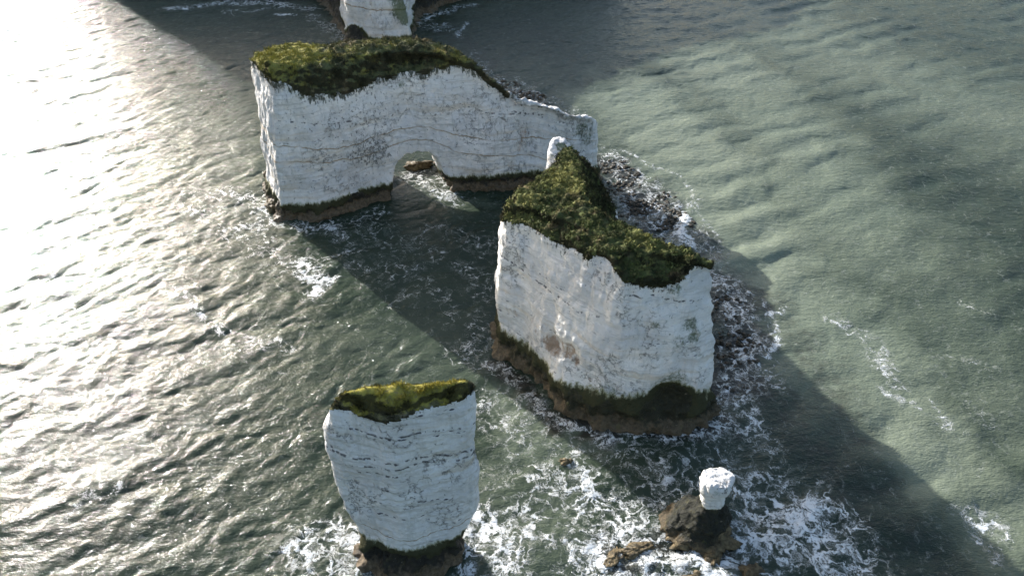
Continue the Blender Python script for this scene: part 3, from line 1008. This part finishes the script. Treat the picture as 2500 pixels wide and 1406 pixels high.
# ---- 5. the headland beyond
def hcol(px, py, z, inx, iny, B=None):
    B = u(px, py, 0) if B is None else (B[0] * H, B[1] * H, 0.0)
    T = (B[0] + inx, B[1] + iny, z * H)
    S = (B[0] + inx * 2.2, B[1] + iny * 2.2, z * H + 1.2)
    return (B, T, S)
hcols = [
    hcol(0, 0, 0.40, 1, 3, B=(-2.25, 3.80)), hcol(0, 0, 0.40, 1.5, 2.5, B=(-1.70, 3.10)), hcol(0, 0, 0.38, 1, 4, B=(-1.35, 3.12)), hcol(740, -25, 0.34, 2, 4),
    hcol(800, 18, 0.31, 3, 3.5), hcol(842, 78, 0.275, 2.0, 1.0), hcol(850, 104, 0.265, 1.2, 1.2), hcol(925, 116, 0.262, 0, 2), hcol(1003, 106, 0.262, -1.5, 1.5), hcol(1008, 60, 0.28, -2, 1),
    hcol(1015, 42, 0.29, -1, 2.5), hcol(1130, -4, 0.30, -1.5, 3), hcol(0, 0, 0.31, -2, 3, B=(0.02, 3.18)), hcol(0, 0, 0.33, -2, 2.5, B=(0.36, 3.42)), hcol(0, 0, 0.36, -3, 2, B=(0.62, 3.95)),
    hcol(0, 0, 0.38, -4, 0, B=(0.8, 5.5)), hcol(0, 0, 0.4, 4, 0, B=(-3.4, 6.0)), hcol(0, 0, 0.4, 4, 0, B=(-2.9, 4.7)),
]
hz = lambda x, y, z: (x * H, y * H, z * H)
hsegs = [(hz(-0.46, 2.60, 0.285), hz(-0.55, 3.05, 0.33)), (hz(-0.55, 3.05, 0.33), hz(-0.7, 3.6, 0.37)), (hz(-0.7, 3.6, 0.37), hz(-0.9, 5.0, 0.42)),
         (hz(-0.7, 3.6, 0.37), hz(-1.8, 3.7, 0.42)), (hz(-0.7, 3.6, 0.37), hz(0.25, 3.9, 0.38))]
hlv = rings_from(hcols, hsegs, flare=2.0, foot=0.05)
head_root, headV = build_stack(
    'chalk_headland', 'cream chalk headland nose at the top of the picture, with dark weedy shore either side', 'headland',
    hlv, 5, 0.9, (chalk_land, grass_far, tide_m), voxel=0.55, rough=(1.0, 1.2), step=0.9,
    tuft=((12000, 0.6, 'grass'),),
    green=[wall(985, 25, 2.54, 4.0, 1.4), wall(995, 55, 2.53, 2.5, 1.4), wall(965, -10, 2.55, 4.5, 1.4), wall(1040, 10, 2.95, 4, 0.8)],
    brown=[wall(900, 30, 2.6, 6, 0.35), wall(940, 80, 2.6, 5, 0.35)], tidefn=lambda V: 2.4 * blobs(V, [uY(862, 85, 2.53) + (4.2, 1.6), uY(800, 30, 2.8) + (18, 2.4), uY(1060, 30, 2.9) + (14, 1.6)]))


# ---- 6. rocks awash
def boulder(px, py, rx, ry, h, seed, label, name='rock', yaw=0.0, group=None, z0=None):
    rg = np.random.default_rng(seed)
    c = np.array(u(px, py, 0))
    n1, n2 = 40, 22
    V = []
    for j in range(n2 + 1):
        el = math.pi / 2 - math.pi * j / n2
        for i in range(n1):
            a = 2 * math.pi * i / n1
            V.append((math.cos(el) * math.cos(a), math.cos(el) * math.sin(a), math.sin(el)))
    V = np.array(V)
    f = 1 + 0.5 * fbm(V * 1.3 + seed * 3.1, 4) + 0.22 * fbm(V * 4.5 + seed, 3)
    V = V * f[:, None]
    V[:, 2] = np.sign(V[:, 2]) * np.abs(V[:, 2]) ** 0.8
    V = V * np.array([rx, ry, h])
    ca, sa = math.cos(yaw), math.sin(yaw)
    V = np.stack([V[:, 0] * ca - V[:, 1] * sa, V[:, 0] * sa + V[:, 1] * ca, V[:, 2]], 1)
    V += c + np.array([0, 0, -0.1 if z0 is None else z0])
    F = []
    for j in range(n2):
        for i in range(n1):
            k2 = (i + 1) % n1
            F.append((j * n1 + i, (j + 1) * n1 + i, (j + 1) * n1 + k2, j * n1 + k2))
    o = mesh_np(name, V, F, rock_m, loc=tuple(c))
    tag(o, label, 'rock', group)
    return o


GR = 'weedy rocks awash around the stump'
boulder(1735, 1318, 2.7, 1.9, 1.0, 1, 'wide brown weedy rock shelf in front of the black mound under the stump', 'rock_shelf', 0.2, GR)
boulder(1672, 1312, 1.9, 1.2, 0.8, 2, 'brown weedy rock against the left foot of the stump mound', 'rock', 0.5, GR)
boulder(1555, 1342, 1.9, 0.75, 0.6, 3, 'long low brown rock lying alone in the foam left of the stump', 'rock', 0.25, GR)
boulder(1742, 1362, 1.5, 0.9, 0.7, 5, 'rust-tinted lumpy rock just below the stump shelf, foam washing its front', 'rock', 1.2, GR)
boulder(1835, 1398, 1.3, 0.9, 0.6, 6, 'small brown rock at the bottom edge, right of the white surge', 'rock', 0.1, GR)
boulder(1705, 1402, 1.6, 0.8, 0.45, 7, 'tan rock half under the white surge at the bottom edge', 'rock', 0.1, GR)
boulder(1500, 1362, 1.3, 0.8, 0.4, 8, 'pinkish brown rock just breaking the foam, farthest left of the stump rocks', 'rock', 0.6, GR)
boulder(1382, 1127, 0.75, 0.5, 0.45, 4, 'lone small round rock awash between the near stack and the bulky stack', 'rock', 0.1)
boulder(1022, 408, 2.6, 1.2, 1.1, 9, 'pale rock in the foam seen through the sea arch', 'rock', 0.3)
boulder(672, 508, 1.3, 1.6, 1.5, 10, 'reddish boulder at the left corner foot of the arched stack', 'rock', 0.3)

# reef: countless little lumps of kelp-covered rock just above the water
def lumps(name, spots, n, seed, r0=0.22, r1=0.7):
    rg = np.random.default_rng(seed)
    P = []
    while len(P) < n:
        k3 = rg.integers(len(spots))
        px, py, rad = spots[k3]
        c = u(px, py, 0)
        a, r = rg.uniform(0, 6.283), rad * math.sqrt(rg.random())
        P.append((c[0] + math.cos(a) * r, c[1] + math.sin(a) * r))
    P = np.array(P)
    keep = fbm(np.stack([P[:, 0] * 0.22, P[:, 1] * 0.3, np.zeros(len(P))], 1), 3) > -0.12
    P = P[keep]
    base = []
    for j, (el, k4) in enumerate(((-0.6, 7), (0.15, 7), (0.75, 7))):
        for i in range(k4):
            a = 2 * math.pi * i / k4 + j * 0.4
            base.append((math.cos(el) * math.cos(a), math.cos(el) * math.sin(a), math.sin(el)))
    base = np.array(base)
    bf = []
    for j in range(2):
        for i in range(7):
            k5 = (i + 1) % 7
            bf.append((j * 7 + i, j * 7 + k5, j * 7 + 7 + k5, j * 7 + 7 + i))
    for (a, b, c_, d) in ((14, 15, 16, 17), (14, 17, 18, 19), (14, 19, 20, 20)):
        if c_ != d: bf.append((a, b, c_, d))
    bf = np.array(bf)
    VV, FF = [], []
    for i, (x, y) in enumerate(P):
        r = rg.uniform(r0, r1) * (1.6 if rg.random() < 0.08 else 1)
        q = base * (1 + rg.normal(0, 0.22, base.shape)) * np.array([r * rg.uniform(0.8, 1.6), r, r * 0.6])
        a = rg.uniform(0, 3.14)
        q = np.stack([q[:, 0] * math.cos(a) - q[:, 1] * math.sin(a), q[:, 0] * math.sin(a) + q[:, 1] * math.cos(a), q[:, 2]], 1)
        VV.append(q + np.array([x, y, rg.uniform(-0.15, 0.12)]))
        FF.append(bf + i * len(base))
    o = mesh_np(name, np.concatenate(VV), np.concatenate(FF), reef_m)
    tag(o, 'low dark kelp-covered reef rocks in the broken water right of the stacks', 'reef', None, 'stuff')


reef_m = mat_tide('kelp_reef', brown=(0.045, 0.038, 0.026), dark=(0.02, 0.018, 0.014), split=0.6)
lumps('reef_rocks', [(1490, 400, 3.5), (1520, 430, 4), (1550, 470, 4), (1500, 470, 4), (1580, 500, 4), (1620, 500, 4), (1600, 550, 4), (1550, 530, 3.5), (1650, 540, 3), (1235, 215, 4), (1265, 230, 3.5),
                     (1300, 240, 3), (1780, 760, 3.5), (1800, 850, 3.5), (1790, 920, 2.5)], 1500, 4, 0.10, 0.32)

# ------------------------------------------------------------------ the sea
xs = np.arange(-150, 165, 0.32)
ys = np.arange(34, 235, 0.32)
def graded(a, lo, hi):
    out = list(a)
    st, p = 0.6, a[-1]
    while p < hi:
        p += st; out.append(p); st *= 1.25
    st, p = 0.6, a[0]
    pre = []
    while p > lo:
        p -= st; pre.append(p); st *= 1.25
    return np.array(pre[::-1] + out)
xs = graded(xs, -6000, 6000)
ys = graded(ys, -1500, 9000)
GX, GY = np.meshgrid(xs, ys)
nx, ny = len(xs), len(ys)
PV = np.stack([GX.ravel(), GY.ravel(), np.zeros(nx * ny)], 1)
core = (PV[:, 0] > -168) & (PV[:, 0] < 183) & (PV[:, 1] > 20) & (PV[:, 1] < 252)


def strokes(items, P, sharp=0.0):
    out = np.zeros(len(P))
    for (st, rad, pts) in items:
        q = [np.array(u(a, b, 0))[:2] for a, b in pts]
        if len(q) == 1: q.append(q[0] + 0.01)
        lo = np.min(q, 0) - rad; hi = np.max(q, 0) + rad
        m = (P[:, 0] > lo[0]) & (P[:, 0] < hi[0]) & (P[:, 1] > lo[1]) & (P[:, 1] < hi[1])
        S = P[m][:, :2]
        if len(S) == 0: continue
        d = np.full(len(S), 1e9)
        for a, b in zip(q[:-1], q[1:]):
            ab = b - a
            t = np.clip(((S - a) @ ab) / max(ab @ ab, 1e-9), 0, 1)
            d = np.minimum(d, np.linalg.norm(S - (a + t[:, None] * ab), axis=1))
        v = st * sstep(1.0, sharp, d / rad)
        out[m] = np.maximum(out[m], v)
    return out


FOAM_AND_GLITTER = [
    (0.62, 4.5, [(560, 470), (640, 500), (660, 550), (600, 560)]), (0.72, 2.6, [(640, 470), (662, 545), (760, 560), (830, 545)]),
    (0.50, 6, [(600, 580), (700, 640), (780, 640)]), (0.95, 3.0, [(735, 640), (790, 680), (770, 710)]), (0.95, 2.0, [(800, 670), (826, 682)]),
    (0.72, 1.8, [(438, 705), (455, 745), (500, 775), (545, 812), (575, 822)]), (0.66, 2.4, [(620, 840), (660, 845), (690, 860)]),
    (0.42, 5, [(480, 470), (560, 520)]), (0.52, 4, [(830, 560), (870, 610), (800, 620)]), (0.55, 3.2, [(720, 545), (790, 560), (860, 545), (920, 520)]),
    (0.42, 8, [(900, 560), (1000, 600)]), (0.5, 2.2, [(925, 745), (990, 720), (1020, 715)]), (0.42, 4, [(1130, 650), (1190, 680)]),
    (0.52, 4.5, [(1170, 780), (1195, 830), (1130, 860)]), (0.50, 3, [(1050, 650), (1060, 620)]),
    (0.50, 3.0, [(700, 620), (760, 655)]), (0.45, 3, [(960, 640), (1050, 700), (1100, 780)]), (0.42, 6, [(880, 640), (960, 680)]), (0.46, 5, [(1060, 560), (1180, 600)]), (0.5, 2.5, [(1150, 690), (1190, 720)]), (0.62, 2.5, [(440, 500), (520, 540), (560, 600)]),
    # under the arch
    (0.74, 4.5, [(1000, 425), (1060, 450), (1110, 490)]), (0.66, 2.4, [(1110, 490), (1130, 497)]),
    # round the middle stack
    (0.62, 3.5, [(1190, 890), (1240, 915), (1300, 960), (1350, 1010), (1400, 1040)]), (0.70, 3.2, [(1380, 1040), (1500, 1070), (1640, 1070), (1750, 1040)]),
    (0.46, 9, [(1230, 960), (1330, 1040), (1450, 1100)]), (0.5, 8, [(1500, 1090), (1620, 1100), (1720, 1090)]), (0.62, 3, [(1740, 1030), (1800, 1000), (1830, 1030)]),
    (0.74, 2.2, [(1395, 1130), (1410, 1160), (1400, 1190)]), (0.55, 6, [(1180, 1000), (1260, 1060)]),  # last stroke paints sunlit glitter in the foam colour
    (0.78, 6, [(1430, 1190), (1500, 1240), (1580, 1290)]), (0.72, 7, [(1330, 1180), (1420, 1230), (1490, 1300)]), (0.62, 7, [(1560, 1240), (1640, 1220), (1700, 1200)]),
    (0.42, 8, [(1230, 1180), (1320, 1230)]), (0.66, 3.2, [(1170, 1250), (1230, 1260), (1280, 1320)]), (0.70, 2.4, [(1180, 1260), (1290, 1275), (1330, 1310)]),
    (0.82, 5.5, [(1420, 1340), (1540, 1400), (1660, 1390)]), (1.05, 3.6, [(1590, 1370), (1690, 1375), (1760, 1400)]), (0.8, 5, [(1740, 1400), (1850, 1400)]),
    (0.78, 6, [(1830, 1200), (1860, 1280), (1830, 1340)]), (0.84, 7, [(1900, 1260), (1980, 1300), (2050, 1380)]), (1.0, 3.0, [(1890, 1330), (1940, 1290), (2010, 1235), (2060, 1250)]),
    (0.70, 6, [(2010, 1240), (2080, 1300), (2110, 1390)]), (0.62, 6, [(1800, 1160), (1880, 1190), (1960, 1230)]), (0.66, 3.0, [(1800, 1150), (1870, 1160), (1930, 1200), (1990, 1250)]),
    (0.55, 7, [(1560, 1130), (1650, 1160)]), (0.52, 5, [(1830, 1050), (1880, 1120)]),
    # front stack
    (0.85, 3.2, [(760, 1320), (735, 1370), (760, 1406)]), (0.72, 5, [(720, 1350), (820, 1370), (860, 1406)]), (0.78, 3.4, [(820, 1290), (880, 1320), (880, 1370)]),
    (0.66, 1.6, [(700, 1270), (760, 1280), (830, 1290)]), (0.82, 5, [(1160, 1290), (1230, 1340), (1250, 1400)]), (0.75, 3.5, [(1140, 1340), (1130, 1400)]),
    # right side reef
    (0.66, 4.5, [(1480, 380), (1540, 420), (1600, 470), (1650, 520)]), (0.72, 5, [(1560, 480), (1620, 560), (1660, 600)]), (0.60, 5, [(1500, 440), (1560, 540)]),
    (1.1, 2.0, [(1672, 530), (1668, 570), (1672, 600)]), (0.58, 1.8, [(1690, 480), (1672, 540)]), (0.50, 5, [(1690, 560), (1760, 640)]), (0.55, 1.6, [(1700, 590), (1780, 660), (1850, 740)]),
    (0.58, 1.6, [(1600, 400), (1660, 440), (1690, 470), (1740, 590)]), (0.6, 1.2, [(1480, 355), (1560, 385), (1640, 430)]),
    (0.72, 6, [(1760, 690), (1800, 760), (1830, 860)]), (0.66, 3.5, [(1770, 860), (1800, 930), (1780, 980)]), (0.56, 5, [(1850, 860), (1880, 930)]), (0.85, 1.6, [(1890, 740), (1875, 765)]), (0.80, 1.8, [(1900, 790), (1890, 850), (1885, 870)]),
    (0.7, 2.2, [(1770, 960), (1830, 900), (1880, 870)]), (0.62, 4, [(1800, 980), (1850, 930)]), (0.78, 2.4, [(1835, 1010), (1830, 1050), (1800, 1060)]),
    (0.62, 1.8, [(2030, 780), (2080, 810), (2130, 850), (2160, 900), (2200, 950)]), (0.66, 2.6, [(2120, 850), (2170, 900)]), (0.6, 1.3, [(2160, 960), (2240, 1000)]),
    (0.66, 1.4, [(2262, 990), (2270, 1010), (2320, 1060)]), (0.78, 3.2, [(2400, 1270), (2440, 1300)]), (0.6, 1.6, [(2400, 1310), (2430, 1360)]), (0.44, 3.0, [(2390, 1010), (2410, 1040)]),
    (0.5, 2.2, [(2050, 765), (2120, 830)]), (0.45, 2.4, [(2360, 740), (2420, 760)]), (0.45, 2, [(2330, 860), (2420, 900)]),
    # round the headland
    (0.72, 5.0, [(420, 20), (520, 12), (640, 5), (760, 20)]), (0.95, 1.8, [(672, 38), (710, 38)]), (0.55, 5, [(760, 40), (840, 90)]), (0.5, 4, [(560, 30), (700, 20)]),
    (0.70, 4, [(1020, 60), (1060, 35), (1150, 15)]), (0.55, 5, [(1030, 60), (1090, 70)]), (0.62, 1.6, [(1090, 60), (1070, 80)]), (0.66, 2.2, [(1120, 90), (1140, 60)]),
    (0.58, 5, [(1200, 190), (1260, 225), (1320, 245)]), (0.5, 3, [(1150, 130), (1210, 190)]), (0.56, 1.6, [(1260, 190), (1310, 230)]), (0.45, 3.5, [(1350, 240), (1410, 275)]),
    # breaker on the left
    (0.60, 2.0, [(140, 1250), (180, 1215), (240, 1200), (285, 1190)]),
]
REEF_AND_SHADE = [
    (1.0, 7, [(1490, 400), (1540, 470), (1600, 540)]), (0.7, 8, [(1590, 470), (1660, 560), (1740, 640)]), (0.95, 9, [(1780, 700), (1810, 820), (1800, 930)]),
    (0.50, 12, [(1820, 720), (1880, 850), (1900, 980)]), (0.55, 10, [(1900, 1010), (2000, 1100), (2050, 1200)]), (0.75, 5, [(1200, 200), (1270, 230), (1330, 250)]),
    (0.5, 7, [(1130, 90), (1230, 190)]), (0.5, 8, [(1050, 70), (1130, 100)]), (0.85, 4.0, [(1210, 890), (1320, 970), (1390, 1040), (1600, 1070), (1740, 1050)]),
    (0.8, 5, [(1480, 1340), (1620, 1330), (1740, 1340)]), (0.5, 5, [(1500, 1360), (1800, 1390)]), (0.52, 12, [(1960, 830), (2030, 950), (2080, 1080)]), (0.5, 16, [(2060, 1100), (2160, 1260), (2280, 1380)]), (0.5, 9, [(1860, 720), (1930, 800)]),  # wide strokes here darken the water colour where the stacks' shadow falls
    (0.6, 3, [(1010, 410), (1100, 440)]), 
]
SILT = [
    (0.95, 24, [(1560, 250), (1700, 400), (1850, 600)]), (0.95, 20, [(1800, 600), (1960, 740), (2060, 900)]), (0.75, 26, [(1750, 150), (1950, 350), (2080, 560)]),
    (0.85, 12, [(2110, 930), (2190, 1030), (2280, 1130)]), (0.6, 13, [(2280, 1080), (2400, 1210), (2500, 1330)]), (0.55, 40, [(1900, 60), (2200, 200), (2450, 300)]),  # second stroke trimmed at the shadow edge, leaving shaded water a darker colour
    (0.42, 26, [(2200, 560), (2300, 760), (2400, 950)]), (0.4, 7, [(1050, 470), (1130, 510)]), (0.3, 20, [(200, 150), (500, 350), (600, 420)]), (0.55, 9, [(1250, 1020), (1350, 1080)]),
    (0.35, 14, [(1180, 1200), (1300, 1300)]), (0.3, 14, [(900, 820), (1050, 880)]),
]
foam = np.zeros(len(PV)); reef = np.zeros(len(PV)); silt = np.zeros(len(PV))
Pc = PV[core]
# wander the positions a little so that the edges of the patches are ragged
wx = np.stack([fbm(np.stack([Pc[:, 0] * 0.12, Pc[:, 1] * 0.12, np.full(len(Pc), 1.0)], 1), 4),
               fbm(np.stack([Pc[:, 0] * 0.12, Pc[:, 1] * 0.12, np.full(len(Pc), 9.0)], 1), 4), np.zeros(len(Pc))], 1)
fine = np.stack([fbm(Pc * np.array([0.5, 0.5, 0]) + 31, 3), fbm(Pc * np.array([0.5, 0.5, 0]) + 57, 3), np.zeros(len(Pc))], 1)
far_amt = 1.0
foam[core] = np.maximum(strokes(FOAM_AND_GLITTER, Pc + wx * 1.6 + fine * 0.5, 0.1), 0.16)
reef[core] = strokes(REEF_AND_SHADE, Pc + wx * 3.5)
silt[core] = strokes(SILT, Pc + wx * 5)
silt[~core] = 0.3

# waves: a directional spectrum on periodic patches, crests about 27 degrees off the x axis
def ocean(n, size, l0, l1, theta, spread, seed, power=3.6):
    rg = np.random.default_rng(seed)
    kk = np.fft.fftfreq(n, size / n) * 2 * math.pi
    KX, KY = np.meshgrid(kk, kk)
    K = np.hypot(KX, KY); K[0, 0] = 1e9
    ang = np.arctan2(KY, KX) - theta
    dirn = np.abs(np.cos(ang)) ** spread + 0.04
    lam = 2 * math.pi / K
    win = sstep(l0, l0 * 1.3, lam) * sstep(l1, l1 * 0.75, lam)
    A = K ** (-power / 2 - 0.0) * np.sqrt(dirn) * win
    sp = A * np.exp(2j * math.pi * rg.random((n, n))) * rg.rayleigh(size=(n, n))
    h = np.fft.ifft2(sp)
    dx = np.fft.ifft2(-1j * KX / K * sp)
    dy = np.fft.ifft2(-1j * KY / K * sp)
    sx = np.fft.ifft2(1j * KX * sp).real
    sy = np.fft.ifft2(1j * KY * sp).real
    sc = 1.0 / math.sqrt((sx ** 2 + sy ** 2).mean())
    return [x.real * sc for x in (h, dx, dy)], size, n


def sample(oc, X, Y):
    (f, size, n) = oc
    gx, gy = (X / size * n) % n, (Y / size * n) % n
    ix, iy = np.floor(gx).astype(int), np.floor(gy).astype(int)
    fx, fy = gx - ix, gy - iy
    ix %= n; iy %= n
    jx, jy = (ix + 1) % n, (iy + 1) % n
    return [g[iy, ix] * (1 - fx) * (1 - fy) + g[iy, jx] * fx * (1 - fy) + g[jy, ix] * (1 - fx) * fy + g[jy, jx] * fx * fy for g in f]


Xc, Yc = Pc[:, 0] + wx[:, 0] * 1.5, Pc[:, 1] + wx[:, 1] * 1.5
west = sstep(45, -25, Pc[:, 0] - 0.25 * (Pc[:, 1] - 60))
TH = math.radians(117)
o1 = ocean(512, 233.0, 5.0, 10.5, TH, 30, 5, 3.4)      # swell
o2 = ocean(512, 117.0, 1.5, 5.5, TH + 0.12, 3, 6, 4.0)    # wind sea
o3 = ocean(512, 71.0, 0.72, 1.8, TH - 0.2, 2, 7, 4.0)     # chop
h1, h2, h3 = sample(o1, Xc, Yc), sample(o2, Xc, Yc), sample(o3, Pc[:, 0], Pc[:, 1])
a1, a2, a3 = 0.076 - 0.022 * west, 0.034 + 0.050 * west, 0.038 + 0.085 * west
Z = a1 * h1[0] + a2 * h2[0] + a3 * h3[0]
DX = 0.9 * (a1 * h1[1] + a2 * h2[1])
DY = 0.9 * (a1 * h1[2] + a2 * h2[2])
# the breaking wave on the left
hump = strokes([(1.0, 3.5, [(120, 1255), (190, 1205), (300, 1180)])], Pc + wx * 0.8)
Z += hump * 0.3
Z += 0.5 * strokes([(1.0, 3.0, [(1890, 1330), (1940, 1290), (2010, 1235), (2060, 1250)]), (1.0, 2.4, [(1590, 1370), (1690, 1375), (1760, 1400)]), (0.7, 1.8, [(1672, 530), (1668, 570), (1672, 600)])], Pc + wx * 1.2)
fcr = foam[core]
Z += 0.12 * fcr * fbm(Pc * np.array([1.3, 1.3, 0]) + 23, 3)
# fade to flat at the border of the fine grid
edge = np.minimum.reduce([Pc[:, 0] + 168, 183 - Pc[:, 0], Pc[:, 1] - 20, 252 - Pc[:, 1]])
Z *= sstep(0, 14, edge)
zz_ = np.zeros(len(PV)); zz_[core] = Z
PV[:, 2] = zz_
fade = sstep(0, 14, edge)
PV[core, 0] += DX * fade
PV[core, 1] += DY * fade
idx = np.arange(nx * ny).reshape(ny, nx)
SF = np.stack([idx[:-1, :-1].ravel(), idx[:-1, 1:].ravel(), idx[1:, 1:].ravel(), idx[1:, :-1].ravel()], 1)
chop = np.full(len(PV), 0.6); chop[core] = 0.30 - 0.05 * west
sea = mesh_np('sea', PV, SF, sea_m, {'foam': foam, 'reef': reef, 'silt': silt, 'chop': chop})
sea['kind'] = 'structure'
